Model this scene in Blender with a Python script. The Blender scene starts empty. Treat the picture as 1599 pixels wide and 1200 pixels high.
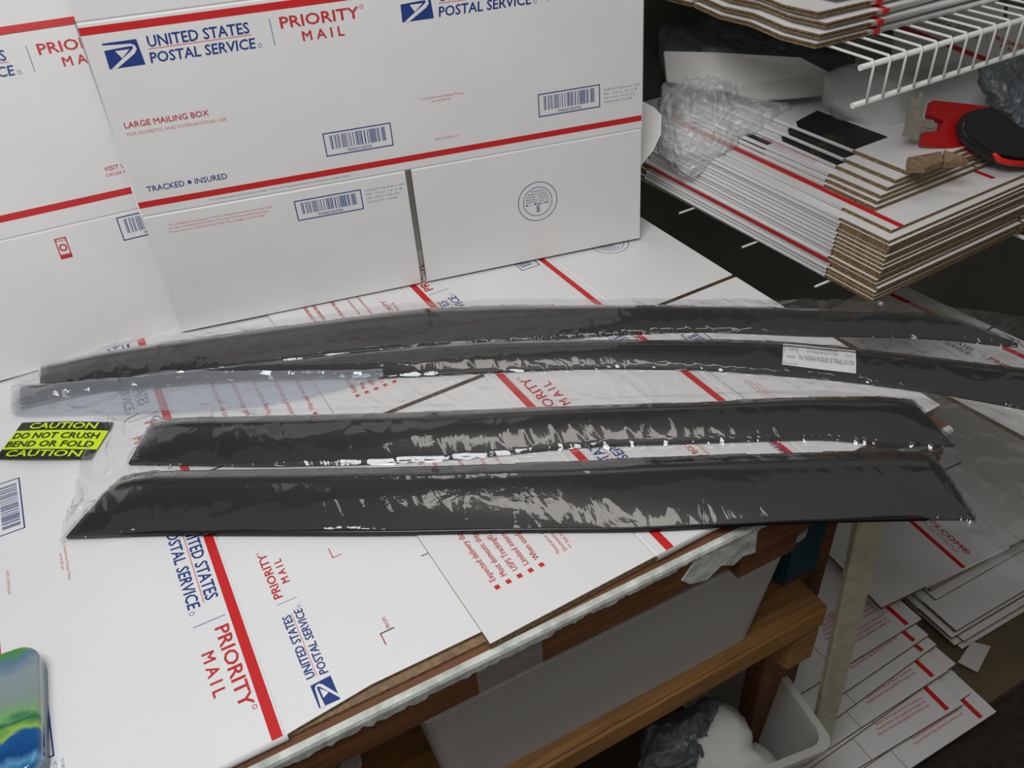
import bpy, bmesh, math, random
from mathutils import Vector, Matrix, noise
from mathutils.bvhtree import BVHTree
random.seed(7)
C = bpy.context.scene.collection
sc = bpy.context.scene
IN = 0.0254
# ------------------------------------------------------------------ camera
F, PITCH, ROLL, H = 1.3443, 0.67108, -0.06242, 0.5936
fw = Vector((0, math.cos(PITCH), -math.sin(PITCH)))
r0 = Vector((1, 0, 0)); u0 = r0.cross(fw)
rt = math.cos(ROLL)*r0 + math.sin(ROLL)*u0
up = -math.sin(ROLL)*r0 + math.cos(ROLL)*u0
CAM = Vector((0, 0, H))
cd = bpy.data.cameras.new('camera'); cam = bpy.data.objects.new('camera', cd); C.objects.link(cam)
cd.sensor_width = 36; cd.lens = F*1000*36/1599; cd.clip_start = 0.02
m = Matrix((rt, up, -fw)).transposed().to_4x4(); m.translation = CAM
cam.matrix_world = m; sc.camera = cam

def at(px, py, z=0.0):
    """world point on the level z that the photo shows at this pixel"""
    d = fw*F*1000 + rt*(px-799.5) - up*(py-600)
    return CAM + d*((z-H)/d.z)
def atd(px, py, dep):
    d = fw*F*1000 + rt*(px-799.5) - up*(py-600)
    return CAM + d*(dep/(F*1000))

# ------------------------------------------------------------------ world, lights, exposure
w = bpy.data.worlds.new('world'); sc.world = w; w.use_nodes = True
w.node_tree.nodes['Background'].inputs[0].default_value = (0.92, 0.89, 0.85, 1)
w.node_tree.nodes['Background'].inputs[1].default_value = 0.24
def area(name, loc, target, size, energy, col, size_y=None):
    l = bpy.data.lights.new(name, 'AREA'); l.energy = energy; l.color = col; l.size = size
    if size_y: l.shape = 'RECTANGLE'; l.size_y = size_y
    o = bpy.data.objects.new(name, l); C.objects.link(o); o.location = loc
    o.rotation_euler = (Vector(target)-Vector(loc)).to_track_quat('-Z', 'Y').to_euler()
    return o
area('window_light', (-0.25, 0.10, 1.22), (-0.05, 0.7, 0.0), 0.6, 10.8, (0.95, 0.97, 1.0), 0.5)
area('ceiling_light', (0.1, 1.0, 1.9), (-0.1, 0.8, 0.0), 1.2, 3.6, (1.0, 0.95, 0.88), 0.25)
vs = sc.view_settings; vs.view_transform = 'Standard'; vs.look = 'None'; vs.exposure = 0.0; vs.gamma = 1.0
vs.use_curve_mapping = False

# ------------------------------------------------------------------ materials
def hexc(r, g, b):
    f = lambda c: (c/255/12.92) if c/255 <= 0.04045 else ((c/255+0.055)/1.055)**2.4
    return (f(r), f(g), f(b), 1)
def mat(name, col, rough=0.6, metal=0, spec=0.5, noise_amt=0.0, nscale=30, bump=0.0, bscale=200, wave=None, stretch=None):
    m = bpy.data.materials.new(name); m.use_nodes = True
    nt = m.node_tree; b = nt.nodes['Principled BSDF']
    b.inputs['Base Color'].default_value = col; b.inputs['Roughness'].default_value = rough
    b.inputs['Metallic'].default_value = metal; b.inputs['Specular IOR Level'].default_value = spec
    tc = nt.nodes.new('ShaderNodeTexCoord'); src = tc.outputs['Object']
    if stretch:
        mp = nt.nodes.new('ShaderNodeMapping'); mp.inputs['Scale'].default_value = stretch
        nt.links.new(src, mp.inputs[0]); src = mp.outputs[0]
    if noise_amt:
        n = nt.nodes.new('ShaderNodeTexNoise'); n.inputs['Scale'].default_value = nscale; n.inputs['Detail'].default_value = 6
        nt.links.new(src, n.inputs['Vector'])
        mx = nt.nodes.new('ShaderNodeMix'); mx.data_type = 'RGBA'
        mx.inputs['A'].default_value = col
        mx.inputs['B'].default_value = tuple(c*(1-noise_amt) for c in col[:3])+(1,)
        rp = nt.nodes.new('ShaderNodeValToRGB'); rp.color_ramp.elements[0].position = .35; rp.color_ramp.elements[1].position = .7
        nt.links.new(n.outputs[0], rp.inputs[0]); nt.links.new(rp.outputs[0], mx.inputs['Factor'])
        nt.links.new(mx.outputs['Result'], b.inputs['Base Color'])
    if bump or wave:
        bp = nt.nodes.new('ShaderNodeBump'); bp.inputs['Distance'].default_value = 0.001
        if wave:
            t = nt.nodes.new('ShaderNodeTexWave'); t.inputs['Scale'].default_value = wave; t.inputs['Distortion'].default_value = 3; t.inputs['Detail'].default_value = 2
            t.inputs['Detail Scale'].default_value = 3
            t.bands_direction = 'X'; bp.inputs['Strength'].default_value = bump or .3
        else:
            t = nt.nodes.new('ShaderNodeTexNoise'); t.inputs['Scale'].default_value = bscale; t.inputs['Detail'].default_value = 4
            bp.inputs['Strength'].default_value = bump
        nt.links.new(tc.outputs['Object'], t.inputs['Vector'])
        nt.links.new(t.outputs[0], bp.inputs['Height']); nt.links.new(bp.outputs[0], b.inputs['Normal'])
    return m
WHITE = mat('white_card', (.80, .79, .775, 1), .55, noise_amt=.04, nscale=9, bump=.12, bscale=350)
WHITEW = mat('white_ribbed_card', (.82, .82, .82, 1), .5, noise_amt=.03, nscale=9, wave=62, bump=.10)
KRAFT = mat('kraft_card', hexc(150, 122, 92), .85, noise_amt=.45, nscale=160, bump=.8, bscale=500)
KRAFTD = mat('kraft_corrugated_edge', hexc(150, 124, 88), .9, noise_amt=.7, nscale=320, bump=1, bscale=600)
RED = mat('red_ink', hexc(205, 28, 30), .5)
REDT = mat('red_text_ink', hexc(200, 45, 45), .55)
REDF = mat('faint_red_ink', hexc(218, 130, 125), .6)
REDL = mat('fine_red_rule', hexc(222, 120, 110), .6)
BLUE = mat('blue_ink', hexc(28, 58, 130), .5)
BLUEF = mat('faint_blue_ink', hexc(130, 142, 175), .6)
BLACKI = mat('black_ink', hexc(26, 26, 30), .5)
YELI = mat('yellow_ink', hexc(150, 140, 30), .5)
VISOR = mat('smoked_acrylic', (.006, .006, .007, 1), .24, spec=.4)
WIREW = mat('white_coated_wire', hexc(225, 228, 220), .35)
WOOD = mat('pine_wood', hexc(168, 122, 68), .6, noise_amt=.45, nscale=9, stretch=(1, 14, 14))
WOODD = mat('dark_brown_wood', hexc(120, 76, 44), .6, noise_amt=.5, nscale=10, stretch=(1, 16, 16))
PAINT = mat('cream_paint', hexc(208, 204, 176), .55, noise_amt=.25, nscale=60)
PEEL = mat('peeling_white_paint', hexc(215, 220, 210), .45, noise_amt=.45, nscale=70, bump=1, bscale=90)
DARK = mat('dark_wall_paint', hexc(112, 112, 104), .9, noise_amt=.2, nscale=5)
FLOORM = mat('speckled_carpet', hexc(58, 48, 44), .95, noise_amt=.7, nscale=60, bump=1, bscale=200)
BWM = mat('black_wire', hexc(20, 22, 22), .5)
TEAL = mat('teal_plastic', hexc(16, 70, 84), .4, noise_amt=.3, nscale=20)
GREYBAG = mat('grey_poly_bag', hexc(92, 98, 102), .35, noise_amt=.3, nscale=12, bump=1, bscale=25)
FOAM = mat('white_foam', hexc(205, 203, 198), .7, noise_amt=.08, nscale=12)
REDP = mat('red_plastic', hexc(178, 22, 22), .35)
BLACKP = mat('black_rubber', hexc(30, 30, 31), .55)
METAL = mat('scuffed_steel', hexc(185, 180, 165), .4, metal=.6, noise_amt=.25, nscale=80)
LABELW = mat('label_white', hexc(232, 232, 232), .4)
LABELG = mat('label_grey_ink', hexc(110, 110, 112), .6)
YEL = mat('fluorescent_yellow', hexc(214, 240, 20), .45)
CBLK = mat('caution_black', hexc(24, 34, 20), .4)

def film(name, haze=.05, gloss=.5, rough=.1, tint=(1, 1, 1), bscale=30, bump=.6, base=.05, crease=0.0):
    m = bpy.data.materials.new(name); m.use_nodes = True; nt = m.node_tree; N = nt.nodes; L = nt.links
    N.remove(N['Principled BSDF']); out = N['Material Output']
    tr = N.new('ShaderNodeBsdfTransparent'); tr.inputs[0].default_value = (*[c*.97 for c in tint], 1)
    gl = N.new('ShaderNodeBsdfAnisotropic') if False else N.new('ShaderNodeBsdfGlossy'); gl.inputs['Roughness'].default_value = rough
    df = N.new('ShaderNodeBsdfDiffuse'); df.inputs[0].default_value = (*[c*.86 for c in tint], 1)
    lw = N.new('ShaderNodeLayerWeight'); lw.inputs['Blend'].default_value = .5
    pw = N.new('ShaderNodeMath'); pw.operation = 'POWER'; pw.inputs[1].default_value = 4.0; L.new(lw.outputs['Facing'], pw.inputs[0])
    tc = N.new('ShaderNodeTexCoord')
    n = N.new('ShaderNodeTexNoise'); n.inputs['Scale'].default_value = bscale; n.inputs['Detail'].default_value = 5; n.inputs['Distortion'].default_value = 1.2
    mp = N.new('ShaderNodeMapping'); mp.inputs['Rotation'].default_value = (0, 0, .5); mp.inputs['Scale'].default_value = (1, .55, 1)
    L.new(tc.outputs['Object'], mp.inputs[0]); L.new(mp.outputs[0], n.inputs['Vector'])
    bp = N.new('ShaderNodeBump'); bp.inputs['Strength'].default_value = bump; bp.inputs['Distance'].default_value = .004
    L.new(n.outputs[0], bp.inputs['Height']); L.new(bp.outputs[0], gl.inputs['Normal']); L.new(bp.outputs[0], lw.inputs['Normal'])
    ma = N.new('ShaderNodeMath'); ma.operation = 'MULTIPLY_ADD'; ma.inputs[1].default_value = gloss*3; ma.inputs[2].default_value = base; ma.use_clamp = True
    L.new(pw.outputs[0], ma.inputs[0])
    mx = N.new('ShaderNodeMixShader'); L.new(ma.outputs[0], mx.inputs[0]); L.new(tr.outputs[0], mx.inputs[1]); L.new(gl.outputs[0], mx.inputs[2])
    m2 = N.new('ShaderNodeMixShader'); m2.inputs[0].default_value = haze
    L.new(mx.outputs[0], m2.inputs[1]); L.new(df.outputs[0], m2.inputs[2]); L.new(m2.outputs[0], out.inputs[0])
    return m
FILM = film('clear_poly_film', haze=.022, gloss=.75, rough=.05, base=.075, bump=.42, bscale=16)
BUBBLE = film('bubble_wrap_film', haze=.30, gloss=.6, rough=.08, bscale=90, bump=.8, base=.10, tint=(1.1, 1.1, 1.1))
BIN = film('frosted_plastic', haze=.62, gloss=.15, rough=.4, tint=(.80, .78, .74), bscale=8, bump=.2)

# ------------------------------------------------------------------ helpers
def tag(o, label=None, cat=None, group=None, kind=None):
    if label: o['label'] = label
    if cat: o['category'] = cat
    if group: o['group'] = group
    if kind: o['kind'] = kind
    return o
def mk(name, bm, mats, parent=None, mw=None, smooth=False):
    me = bpy.data.meshes.new(name); bm.normal_update(); bm.to_mesh(me); bm.free()
    for x in (mats if isinstance(mats, (list, tuple)) else [mats]): me.materials.append(x)
    if smooth:
        for p in me.polygons: p.use_smooth = True
    o = bpy.data.objects.new(name, me); C.objects.link(o)
    if parent: o.parent = parent
    if mw is not None: o.matrix_world = mw if not parent else mw
    return o
def empty(name, loc=(0, 0, 0)):
    o = bpy.data.objects.new(name, None); C.objects.link(o); o.location = loc; o.empty_display_size = .02
    return o
def frame(O, U, V):
    U = Vector(U).normalized(); V = Vector(V); V = (V-U*V.dot(U)).normalized(); N = U.cross(V)
    M = Matrix((U, V, N)).transposed().to_4x4(); M.translation = Vector(O); return M
def addbox(bm, c0, c1, mi=0, M=None):
    x0, y0, z0 = c0; x1, y1, z1 = c1
    vs_ = [bm.verts.new(((M @ Vector(p)) if M else Vector(p))) for p in ((x0,y0,z0),(x1,y0,z0),(x1,y1,z0),(x0,y1,z0),(x0,y0,z1),(x1,y0,z1),(x1,y1,z1),(x0,y1,z1))]
    for f in ((0,3,2,1),(4,5,6,7),(0,1,5,4),(1,2,6,5),(2,3,7,6),(3,0,4,7)):
        bm.faces.new([vs_[i] for i in f]).material_index = mi
def addtube(bm, pts, r, n=8, mi=0, cap=True):
    pts = [Vector(p) for p in pts]; rings = []
    for i, p in enumerate(pts):
        d = (pts[min(i+1, len(pts)-1)]-pts[max(i-1, 0)]).normalized()
        a = d.orthogonal().normalized() if i == 0 else (a-d*a.dot(d)).normalized()
        b = d.cross(a); rr = r[i] if isinstance(r, (list, tuple)) else r
        rings.append([bm.verts.new(p+(a*math.cos(t)+b*math.sin(t))*rr) for t in [2*math.pi*k/n for k in range(n)]])
    for i in range(len(rings)-1):
        for k in range(n):
            f = bm.faces.new((rings[i][k], rings[i][(k+1) % n], rings[i+1][(k+1) % n], rings[i+1][k])); f.material_index = mi; f.smooth = True
    if cap:
        bm.faces.new(rings[0][::-1]).material_index = mi; bm.faces.new(rings[-1]).material_index = mi
def prism(bm, pts, z0, z1, mi=0, M=None):
    T = (lambda p: M @ Vector(p)) if M else Vector
    a = [bm.verts.new(T((p[0], p[1], z0))) for p in pts]; b = [bm.verts.new(T((p[0], p[1], z1))) for p in pts]
    bm.faces.new(a[::-1]).material_index = mi; bm.faces.new(b).material_index = mi
    for i in range(len(pts)):
        j = (i+1) % len(pts); bm.faces.new((a[i], a[j], b[j], b[i])).material_index = mi

# ---- lettering: the built-in font turned to flat mesh, fitted to a width
_tc = {}
def glyphs(s, bold):
    k = (s, bold)
    if k not in _tc:
        cu = bpy.data.curves.new('t', 'FONT'); cu.body = s; cu.size = 1; cu.offset = bold; cu.resolution_u = 2
        o = bpy.data.objects.new('t', cu); C.objects.link(o)
        dg = bpy.context.evaluated_depsgraph_get(); me = o.evaluated_get(dg).to_mesh()
        v = [tuple(x.co) for x in me.vertices]; f = [tuple(p.vertices) for p in me.polygons]
        o.evaluated_get(dg).to_mesh_clear(); bpy.data.objects.remove(o); bpy.data.curves.remove(cu)
        _tc[k] = (v, f)
    return _tc[k]
class Print:
    """prints in inches on a sheet; T maps (u,v) of the artwork to the sheet's own inches"""
    def __init__(s, bm, z, T=None): s.bm = bm; s.z = z; s.T = T or (lambda u, v: (u, v)); s.n = 0
    def sub(s, ox, oy, k=1.0, ang=0):
        ca, sa = math.cos(math.radians(ang)), math.sin(math.radians(ang)); T = s.T
        return Print(s.bm, s.z, lambda u, v: T(ox+k*(u*ca-v*sa), oy+k*(u*sa+v*ca)))
    def vert(s, u, v, dz=0):
        x, y = s.T(u, v); return s.bm.verts.new((x*IN, y*IN, s.z+dz))
    def poly(s, pts, mi, dz=0):
        f = s.bm.faces.new([s.vert(u, v, dz) for u, v in pts]); f.normal_update()
        if f.normal.z < 0: f.normal_flip()
        f.material_index = mi
    def rect(s, a, b, c, d, mi, dz=0): s.poly([(a, b), (c, b), (c, d), (a, d)], mi, dz)
    def frame(s, a, b, c, d, t, mi):
        s.rect(a, b, c, b+t, mi); s.rect(a, d-t, c, d, mi); s.rect(a, b, a+t, d, mi); s.rect(c-t, b, c, d, mi)
    def text(s, st, a, b, v, h, mi, bold=0.0, shear=0.0):
        vv, ff = glyphs(st, 0)
        xs = [p[0] for p in vv]; x0, x1 = min(xs), max(xs); k = (b-a)/(x1-x0); hk = h/0.72
        sh = [(0, 0)] if not bold else [(-bold*h*1.3, 0), (bold*h*1.3, 0), (0, bold*h), (0, -bold*h)]
        for q, (dx, dy) in enumerate(sh):
            nv = [s.vert(a+dx+(p[0]-x0)*k+shear*p[1]*hk, v+dy+p[1]*hk, .00012+.00004*q) for p in vv]
            for f in ff: s.bm.faces.new([nv[i] for i in f]).material_index = mi
    def barcode(s, a, b, c, d, mi, fr=True):
        if fr: s.frame(a, b, c, d, .05, mi)
        rnd = random.Random(3); x = a+.28; W = c-a-.4
        while x < c-.3:
            wd = rnd.choice((.02, .03, .05, .035)); s.rect(x, b+.3, x+wd, d-.14, mi); x += wd+rnd.choice((.025, .03, .06, .09))
        s.text('PS00001000700', a+1.0, c-1.0, b+.1, .13, mi)
    def ring(s, cx, cy, r, t, mi, n=40):
        for k in range(n):
            a0, a1 = 2*math.pi*k/n, 2*math.pi*(k+1)/n
            s.poly([(cx+r*math.cos(a0), cy+r*math.sin(a0)), (cx+r*math.cos(a1), cy+r*math.sin(a1)), (cx+(r-t)*math.cos(a1), cy+(r-t)*math.sin(a1)), (cx+(r-t)*math.cos(a0), cy+(r-t)*math.sin(a0))], mi)
    def seal(s, cx, cy, r, mi, mf):
        s.ring(cx, cy, r, .035, mi); s.ring(cx, cy, r*.74, .03, mi)
        for k in range(9):
            y = -.55+k*.13; hw = math.sqrt(max(0, .42-y*y))*r*.95
            if k < 6: s.text(['BOX MANUFACTURER', 'RESISTANCE', 'EDGE CRUSH', 'SIZE LIMIT', 'GROSS WT LT', 'LBS'][k], cx-hw, cx+hw, cy-y*r-.05, .075, mi)
        s.rect(cx-.08, cy-.55*r, cx+.08, cy-.2*r, mf)
    # material slots: 0 white 1 kraft 2 red 3 redtext 4 faintred 5 blue 6 faintblue 7 edge 8 rule
    def eagle(s):
        s.poly([(0.03, 1), (1.34, 1), (1.4, 0), (0, 0)], 5, .0001)
        s.poly([(-.03, .93), (.7, .88), (1.08, .86), (1.22, .78), (.98, .77), (.5, .75), (-.03, .72)], 0, .0003)
        s.poly([(.98, .77), (1.22, .78), (1.25, .62), (1.12, .47), (.3, 0), (.08, 0), (.7, .40), (1.0, .58), (1.12, .68), (1.12, .76)], 0, .0003)
        s.poly([(.42, .66), (.98, .66), (.6, .36)], 0, .0003)
    def logos(s, n=True):
        s.eagle()
        s.text('UNITED STATES', 1.72, 5.75, .64, .44, 5, .018, .05)
        s.rect(1.68, .545, 5.8, .58, 8)
        s.text('POSTAL SERVICE', 1.64, 5.85, .02, .42, 5, .018, .1)
        s.ring(6.05, .1, .09, .03, 6, 14)
        s.rect(6.63, .02, 6.67, 1.08, 6)
        s.text('PRIORITY', 7.05, 10.35, .64, .46, 3, .022)
        s.ring(10.5, 1.05, .08, .025, 3, 14)
        s.text('M A I L', 7.85, 9.6, .03, .4, 3, .022)
    def face(s, kind='large', bd=0):
        """one priority panel, art starts at v=6 (flap crease)"""
        s.sub(.65, 12.35 if kind == 'large' else 12.55, 1).logos()
        if kind == 'large':
            s.text('LARGE MAILING BOX', .5, 3.95, 9.95, .25, 3, .01); s.text('FOR DOMESTIC AND INTERNATIONAL USE', .5, 4.6, 9.62, .14, 4)
            s.barcode(8.5, 7.3+bd, 11.62, 8.38+bd, 5)
            s.text('TRACKED', .55, 2.15, 7.1, .26, 5, .008); s.rect(2.3, 7.15, 2.45, 7.3, 5); s.text('INSURED', 2.6, 4.0, 7.1, .26, 5, .008)
            s.text('For Domestic shipments, the maximum weight is 70 lbs. For International shipments, the maximum weight is 66 lbs.', 3.0, 9.4, 6.22, .09, 6)
            for i, t in enumerate(['This packaging is the property of the U.S. Postal Service and is provided solely', 'for use in sending Priority Mail and Priority Mail International shipments.', 'Misuses may be a violation of federal law. This package is not for resale.']):
                s.text(t, .9, 5.6-.2*i, 5.4-.17*i, .1, 4)
            s.barcode(6.6, 4.5, 9.75, 5.5, 5)
        else:
            s.text('To schedule free Package Pickup', .95, 3.0, 9.15, .1, 4); s.text('scan the QR code', 1.5, 2.4, 8.98, .1, 4); s.text('USPS.COM/PICKUP', 1.4, 2.6, 7.2, .1, 4)
            s.barcode(6.6, 7.45+bd, 9.75, 8.55+bd, 5)
            s.seal(6.3, 3.2, 1.05, 5, 6)
        x = 9.95 if True else 0
        y = 8.2 if kind != 'large' else 5.35
        for i, t in enumerate(['O-BOX7 September 2021', 'ID: 12 x 12 x 8', 'OD: 12.25 x 12.25 x 8.5', 'ODCUFT: 0.738']):
            s.text(t, x, x+1.9-.15*i, y-.2*i, .09, 6)
PM = [WHITE, KRAFT, RED, REDT, REDF, BLUE, BLUEF, KRAFTD, REDL]
PMW = [WHITEW]+PM[1:]
T1 = .0034   # one wall of corrugated card
def carton(bm, W, segs, mid, slot=.26, layers=2, cut_top=True, lw=0.0, foldred=False, tm=T1, gap=.0004, endcut=(0, 0), flapcut=0.0, nu=6):
    """a flattened carton: `layers` walls, flap slots at `mid`, creases as real grooves.  inches in, metres out"""
    a, b, c = segs; v1, v2, v3 = a, a+b, a+b+c
    ub = sorted({0, W, mid-slot/2, mid+slot/2} | {mid*i/nu for i in range(nu)} | {mid+(W-mid)*i/nu for i in range(1, nu)})
    ub = [x for x in ub if not (mid-slot/2 < x < mid+slot/2)]
    cr = .07
    vb = [0, a*.33, a*.66, v1-cr, v1, v1+cr] + [v1+b*i/6 for i in range(1, 6)] + [v2-cr, v2, v2+cr, v2+c*.4, v2+c*.75, v3]
    for l in range(layers):
        z0 = l*(tm+gap); z1 = z0+tm
        tp, bt = {}, {}
        def vt(d, i, j, z, groove):
            if (i, j) not in d:
                u = ub[i]; v = vb[j]
                if l == layers-1 and flapcut and v > v2+cr and i == len(ub)-1: u -= flapcut
                d[(i, j)] = bm.verts.new((u*IN, v*IN, z-(.0012 if groove and vb[j] in (v1, v2) else 0)))
            return d[(i, j)]
        cells = set()
        for i in range(len(ub)-1):
            for j in range(len(vb)-1):
                um = (ub[i]+ub[i+1])/2; vm = (vb[j]+vb[j+1])/2
                if abs(um-mid) < slot/2 and (vm < v1 or vm > v2): continue
                cells.add((i, j))
        for (i, j) in cells:
            f = bm.faces.new([vt(tp, i, j, z1, True), vt(tp, i+1, j, z1, True), vt(tp, i+1, j+1, z1, True), vt(tp, i, j+1, z1, True)]); f.material_index = 0 if l == layers-1 else 1
            f = bm.faces.new([vt(bt, i, j+1, z0, False), vt(bt, i+1, j+1, z0, False), vt(bt, i+1, j, z0, False), vt(bt, i, j, z0, False)]); f.material_index = 1 if l else 0
            vm = (vb[j]+vb[j+1])/2
            for (di, dj, e) in ((-1, 0, ((i, j+1), (i, j))), (1, 0, ((i+1, j), (i+1, j+1))), (0, -1, ((i, j), (i+1, j))), (0, 1, ((i+1, j+1), (i, j+1)))):
                if (i+di, j+dj) not in cells:
                    p, q = e
                    f = bm.faces.new([bt[p] if p in bt else vt(bt, *p, z0, False), bt[q] if q in bt else vt(bt, *q, z0, False), vt(tp, *q, z1, True), vt(tp, *p, z1, True)])
                    fold = di != 0 and v1 < vm < v2
                    f.material_index = (2 if foldred else 0) if fold else 7
    # the two walls meet in a rounded fold on both ends of the body
    if layers > 1:
        zt = layers*(tm+gap)-gap
        for (u, s_) in ((0, -1), (W, 1)):
            prof = [(0, 0), (s_*.06*IN, zt*.12), (s_*.09*IN, zt*.5), (s_*.06*IN, zt*.88), (0, zt)]
            r1 = [bm.verts.new((u*IN+p[0], v1*IN, p[1])) for p in prof]; r2 = [bm.verts.new((u*IN+p[0], v2*IN, p[1])) for p in prof]
            for k in range(4):
                f = bm.faces.new((r1[k], r2[k], r2[k+1], r1[k+1]) if s_ > 0 else (r1[k+1], r2[k+1], r2[k], r1[k])); f.material_index = 2 if foldred else 0; f.smooth = True
            bm.faces.new(r1 if s_ < 0 else r1[::-1]).material_index = 7; bm.faces.new(r2 if s_ > 0 else r2[::-1]).material_index = 7
    return layers*(tm+gap)-gap
def warp(bm, fn):
    for v in bm.verts: v.co.z += fn(v.co.x/IN, v.co.y/IN)

# ------------------------------------------------------------------ table frame: BD runs right along the bench front, AD away from it
ANG = 2.0252
AD = Vector((math.cos(ANG), math.sin(ANG), 0)); BD = Vector((AD.y, -AD.x, 0)); O0 = at(325, 840)
def st(s, t, z=0.0): return O0+BD*s*IN+AD*t*IN+Vector((0, 0, z))
TZ = -2*T1-.0004      # bench top level, card tops are at about z = 0

# ------------------------------------------------------------------ room shell
FZ = -.80
bm = bmesh.new(); addbox(bm, (-2.5, -1.2, FZ-.05), (3, 3.2, FZ)); tag(mk('floor', bm, FLOORM), kind='structure')
MW = frame((-.40-.10, .89+.42, FZ), (math.cos(.262), math.sin(.262), 0), (0, 0, 1))
bm = bmesh.new(); addbox(bm, (-2, 0, -.1), (2.6, 2.6, 0)); tag(mk('wall_back', bm, DARK, mw=MW), kind='structure')
bm = bmesh.new(); addbox(bm, (2.55, -1.0, FZ), (2.65, 2.7, FZ+2.6)); tag(mk('wall_right', bm, DARK), kind='structure')

# ------------------------------------------------------------------ workbench
MT = frame(st(0, 0), BD, AD)
bench = empty('workbench', st(4, 3, FZ)); tag(bench, 'old wooden workbench with peeling white paint on its front edge, covered in flattened cartons', 'workbench')
def bpart(name, bm, m_, **k):
    o = mk(name, bm, m_, **k); mw = o.matrix_world.copy(); o.parent = bench; o.matrix_parent_inverse = Matrix.Translation(-bench.location); return o
def bx(s0, s1, t0, t1, z0, z1, mi=0, bm=None):
    bm = bm or bmesh.new(); addbox(bm, (s0*IN, t0*IN, z0), (s1*IN, t1*IN, z1), mi); return bm
bpart('tabletop', bx(-34, 27.6, -9.2, 17, TZ-.018, TZ-.0005), WOODD, mw=MT)
bm = bmesh.new(); rnd = random.Random(5)
# painted strip along the front, with a ragged lower lip
n = 420; s0, s1 = -34, 27.6; rows = []
for i in range(n+1):
    s = s0+(s1-s0)*i/n; x = s*IN
    rag = .35*max(0, noise.noise(Vector((s*1.1, 3, 0))))+.25*noise.noise(Vector((s*4, 9, 0)))
    g = max(.12, .62+rag*1.5 if s < 9 else .42+rag*1.6)
    if s > 14: g = max(.05, .25+rag*1.8)
    jit = .012*noise.noise(Vector((s*7, 1, 2)))
    rows.append([bm.verts.new((x, -9.2*IN, TZ-.0004)), bm.verts.new((x, (-9.42+jit)*IN, TZ-.0010)), bm.verts.new((x, (-9.47+jit)*IN, TZ-.004)), bm.verts.new((x, (-9.46+jit)*IN, TZ-.004-g*.012)), bm.verts.new((x, -9.39*IN, TZ-.0045-g*.012))])
for i in range(n):
    for k in range(4): bm.faces.new((rows[i][k], rows[i][k+1], rows[i+1][k+1], rows[i+1][k]))
bpart('peeling_paint', bm, PEEL, mw=MT)
bm = bx(-34, 27.6, -9.4, -7.9, TZ-.047, TZ-.0012); bmesh.ops.bevel(bm, geom=bm.edges[:], offset=.002, segments=2, affect='EDGES'); bpart('front_rail', bm, WOODD, mw=MT)
# flaked paint patch and two strips of packing tape on the rail
bm = bmesh.new(); rnd = random.Random(2)
pts = [(20.2, -.012), (23.0, -.010), (23.1, -.052), (22.5, -.047), (22.1, -.056), (21.5, -.044), (20.9, -.058), (20.1, -.05), (19.7, -.035)]
prism(bm, [((p[0]-5.4)*IN, p[1]*.78+TZ) for p in pts], 0, .0012, M=Matrix(((1, 0, 0, 0), (0, 0, -1, -9.4*IN), (0, 1, 0, 0), (0, 0, 0, 1)))); 
bpart('paint_patch', bm, PEEL, mw=MT)
TAPE = film('packing_tape', haze=.16, gloss=.5, rough=.3, bscale=80, base=.05)
for (a, b, dz) in ((6.2, 8.6, .0),):
    bm = bmesh.new()
    g = [[bm.verts.new(((a+(b-a)*i/10)*IN, (-9.41-.03*abs(noise.noise(Vector((i*.7, j*.5, a)))))*IN-.0006, TZ-.010-.038*j/6)) for j in range(7)] for i in range(11)]
    for i in range(10):
        for j in range(6): bm.faces.new((g[i][j], g[i][j+1], g[i+1][j+1], g[i+1][j]))
    bpart('tape_strip', bm, TAPE, mw=MT)
bpart('rail_block', bx(17.2, 20.0, -9.3, -8.0, TZ-.075, TZ-.048), WOODD, mw=MT)
# lower shelf plank with its bracket, posts
SZ = -.285
A_ = at(1000, 1115, SZ); B_ = at(1296, 947, SZ); d_ = (B_-A_).normalized(); b_ = Vector((-d_.y, d_.x, 0))
MS = frame(B_, -d_, -b_)
bm = bmesh.new(); addbox(bm, (0, -.15, -.038), (1.6, 0, 0)); bmesh.ops.bevel(bm, geom=bm.edges[:], offset=.004, segments=2, affect='EDGES'); bpart('shelf_plank', bm, WOOD, mw=MS)
bm = bmesh.new(); addbox(bm, (.003, -.13, -.105), (.048, -.002, -.0385)); bmesh.ops.bevel(bm, geom=bm.edges[:], offset=.003, segments=2, affect='EDGES'); bpart('shelf_bracket', bm, WOOD, mw=MS)
def post(name, ptop, pbot, wv, dv, m_, ang=None):
    bm = bmesh.new(); t, b = Vector(ptop), Vector(pbot); X = (d_ if ang is None else ang)*wv; Y = Vector((-X.y, X.x, 0)).normalized()*dv
    q = [bm.verts.new(p) for p in (b, b+X, b+X+Y, b+Y, t, t+X, t+X+Y, t+Y)]
    for f in ((0,3,2,1),(4,5,6,7),(0,1,5,4),(1,2,6,5),(2,3,7,6),(3,0,4,7)): bm.faces.new([q[i] for i in f])
    bmesh.ops.bevel(bm, geom=bm.edges[:], offset=.002, segments=1, affect='EDGES')
    return bpart(name, bm, m_)
pt = at(1329, 822, TZ-.08); pb = at(1252, 1205, FZ+.002)
post('leg', pt+BD*.012, pb+BD*.012, .034, .012, PAINT, ang=(at(1371, 812, TZ-.08)-pt).normalized())
p2 = at(1277, 800, TZ-.10)+Vector((0, .04, 0)); post('leg', p2, Vector((p2.x+.0, p2.y+.0, FZ+.001)), .075, .03, WOODD)
bm = bmesh.new(); addbox(bm, (-.0, .0, 0), (.03, .09, .001)); bm.free()

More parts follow.
